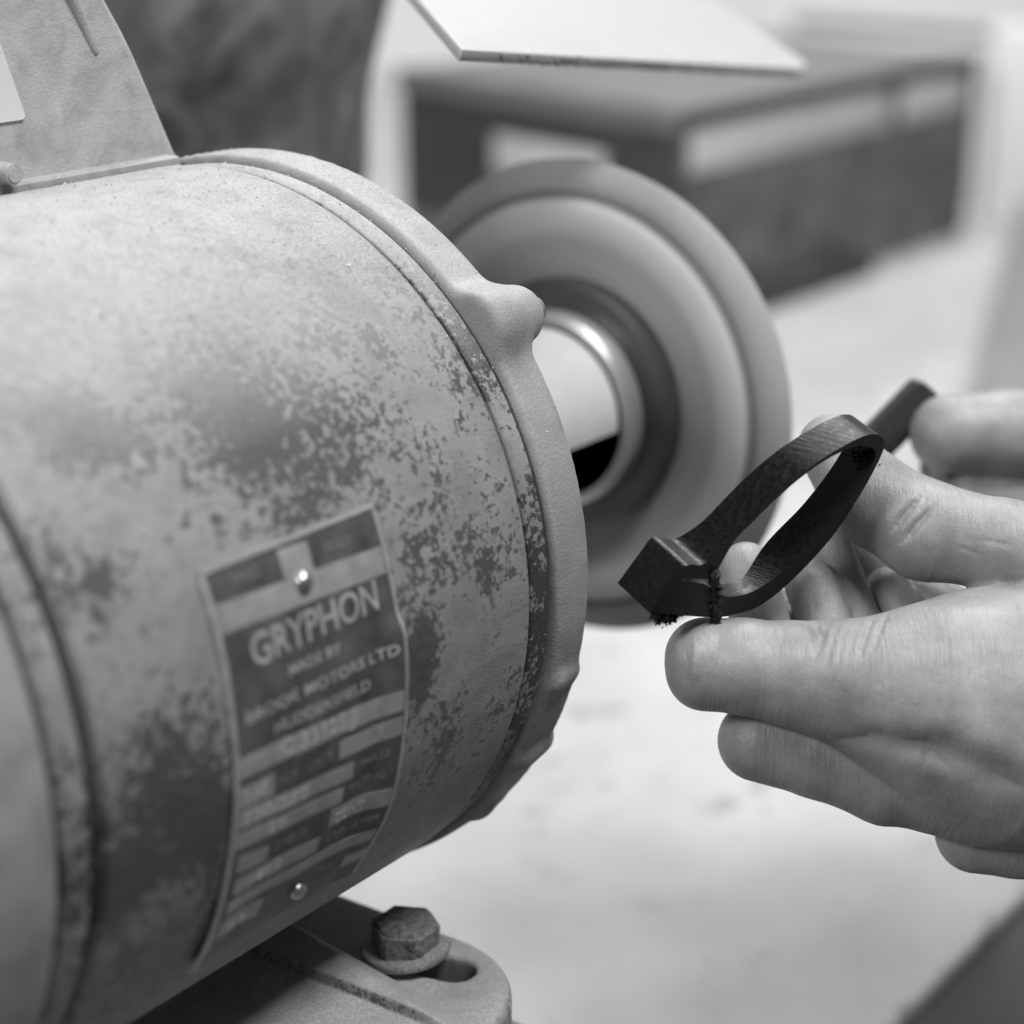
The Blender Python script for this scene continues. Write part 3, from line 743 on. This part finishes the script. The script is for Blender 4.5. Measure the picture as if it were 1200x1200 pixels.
# tapered body: narrower at its foot
bm = bmesh.new(); ctr = (A + B_ + C_ + D_) / 4
lo = [bm.verts.new(ctr + (p - ctr) * .985 + Vector((0, 0, BZ))) for p in (A, B_, C_, D_)]
mid = [bm.verts.new(p + Vector((0, 0, BZ + .04))) for p in (A, B_, C_, D_)]
top = [bm.verts.new(p + Vector((0, 0, zt - .006))) for p in (A, B_, C_, D_)]
for q0, q1 in ((lo, mid), (mid, top)):
    for i in range(4): bm.faces.new((q0[i], q0[(i + 1) % 4], q1[(i + 1) % 4], q1[i]))
bm.faces.new(lo[::-1]); bm.faces.new(top)
bmesh.ops.recalc_face_normals(bm, faces=bm.faces); bmesh.ops.bevel(bm, geom=bm.edges[:], offset=.002, segments=2, affect='EDGES')
link('body', bm_mesh(bm, 'body'), M['boxmetal'], bx, angle=40)
dl = (D_ - A).normalized(); dr = (B_ - A).normalized()
nl = Vector((-dl.y, dl.x, 0)); nr = Vector((dr.y, -dr.x, 0))
if nl.x > 0: nl = -nl
if nr.y > 0: nr = -nr
def slab(o_, e, n, length, z0, z1, th, mat, name, e0=0.0, par=bx):
    return link(name, prism([(Q * e0, z0), (Q * (e0 + length), z0), (Q * (e0 + length), z1), (Q * e0, z1)], o_, e, (0, 0, 1), n, Q * th, min(.001, th / 3)), M[mat], par, angle=40)
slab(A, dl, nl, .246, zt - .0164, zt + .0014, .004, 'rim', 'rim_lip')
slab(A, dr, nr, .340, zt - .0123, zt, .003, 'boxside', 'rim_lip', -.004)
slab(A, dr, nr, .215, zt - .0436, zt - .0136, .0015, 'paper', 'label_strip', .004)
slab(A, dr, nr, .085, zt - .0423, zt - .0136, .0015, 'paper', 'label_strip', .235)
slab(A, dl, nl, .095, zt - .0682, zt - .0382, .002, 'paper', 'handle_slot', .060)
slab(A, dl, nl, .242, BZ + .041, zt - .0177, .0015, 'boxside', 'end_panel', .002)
slab(A - dr * .004, dr, nr, .19, BZ, BZ + .014, .014, 'boxside', 'base_shadow_slab')  # dark slab standing in for the box's cast shadow on the bench
link('lid', quad_prism([A, B_, C_, D_], zt - .0082, zt - .0014, 0, .001), M['rim'], bx, angle=40)
rebase(bx)

# white cabinet at the right, with a rail above
wcab = thing('white_cabinet', 'white upright cabinet front at the right behind the dark box', 'cabinet', tuple(sight(1175, 262, 1.86)))
c0 = sight(1150, 262, 1.86); c0.z = BZ
link('side_panel', prism([(0, 0), (.14, 0), (.14, .17), (0, .17)], c0, rh, (0, 0, 1), fh, .02, .004), M['white'], wcab, angle=40)
c1 = sight(1030, 45, 2.2)
link('rail', prism([(-.09, .010), (.35, -.016), (.35, -.006), (-.09, .022)], c1, rh, (0, 0, 1), fh, .015, .002), M['board'], wcab, angle=40)
rebase(wcab)

# dark bag at the left
import itertools
bag_pts = [((132, -60, .78), .100), ((212, 40, .80), .062), ((292, 60, .82), .030), ((252, 180, .80), .050), ((352, -48, .82), .030), ((312, 180, .82), .026)]
f = Field(tuple(sight(250, 100, .8) - Vector((.2, .2, .22))), tuple(sight(250, 100, .8) + Vector((.2, .2, .2))), .005)
prev = None
for (a, r) in bag_pts:
    p = np.array(sight(*a)); f.cone(p, p + 1e-4, r, r, .02)
    if prev is not None: f.cone(prev[0], p, prev[1] * .9, r * .9, .02)
    prev = (p, r)
p = np.array(sight(322, 200, .82)); p2 = p.copy(); p2[2] = BZ + .03; f.cone(p, p2, .03, .03, .02)
o = link('dust_bag', f.mesh('dust_bag'), M['bag'])
tag(o, 'blurred dark mottled bulky bag behind the motor at upper left', 'bag')

# grey board lying on the bench at the right
bo = link('board', prism([(.755, .152), (1.4034, .3955), (1.50, .25), (.80, .06)], (0, 0, BZ + .001), (1, 0, 0), (0, 1, 0), (0, 0, 1), .025, .001), M['board'], angle=40)
tag(bo, 'grey flat board lying on the bench beyond the hands at right edge', 'board')

# ------------------------------------------------------------------ dust: pale grains settled on the motor
tet = bmesh.new(); N = 4000
for _ in range(N):
    th = math.radians(rng.normal(78, 22)); x = random.uniform(-.115, .0175)
    r = .0801 if x < 0 else (.0796 if x < .0065 else .0813)
    s = random.choice((.00006, .00008, .00010, .00013, .00018)); c = Vector((x, -r * math.cos(th), r * math.sin(th)))
    vs = [tet.verts.new(c + Vector(rng.normal(0, s, 3))) for _ in range(4)]
    for tri in ((0, 1, 2), (0, 1, 3), (0, 2, 3), (1, 2, 3)): tet.faces.new([vs[i] for i in tri])
o = link('dust', bm_mesh(tet, 'dust'), M['dust'], motor, smooth=False); o['kind'] = 'stuff'
o.matrix_parent_inverse = Matrix.Translation(-motor.location)
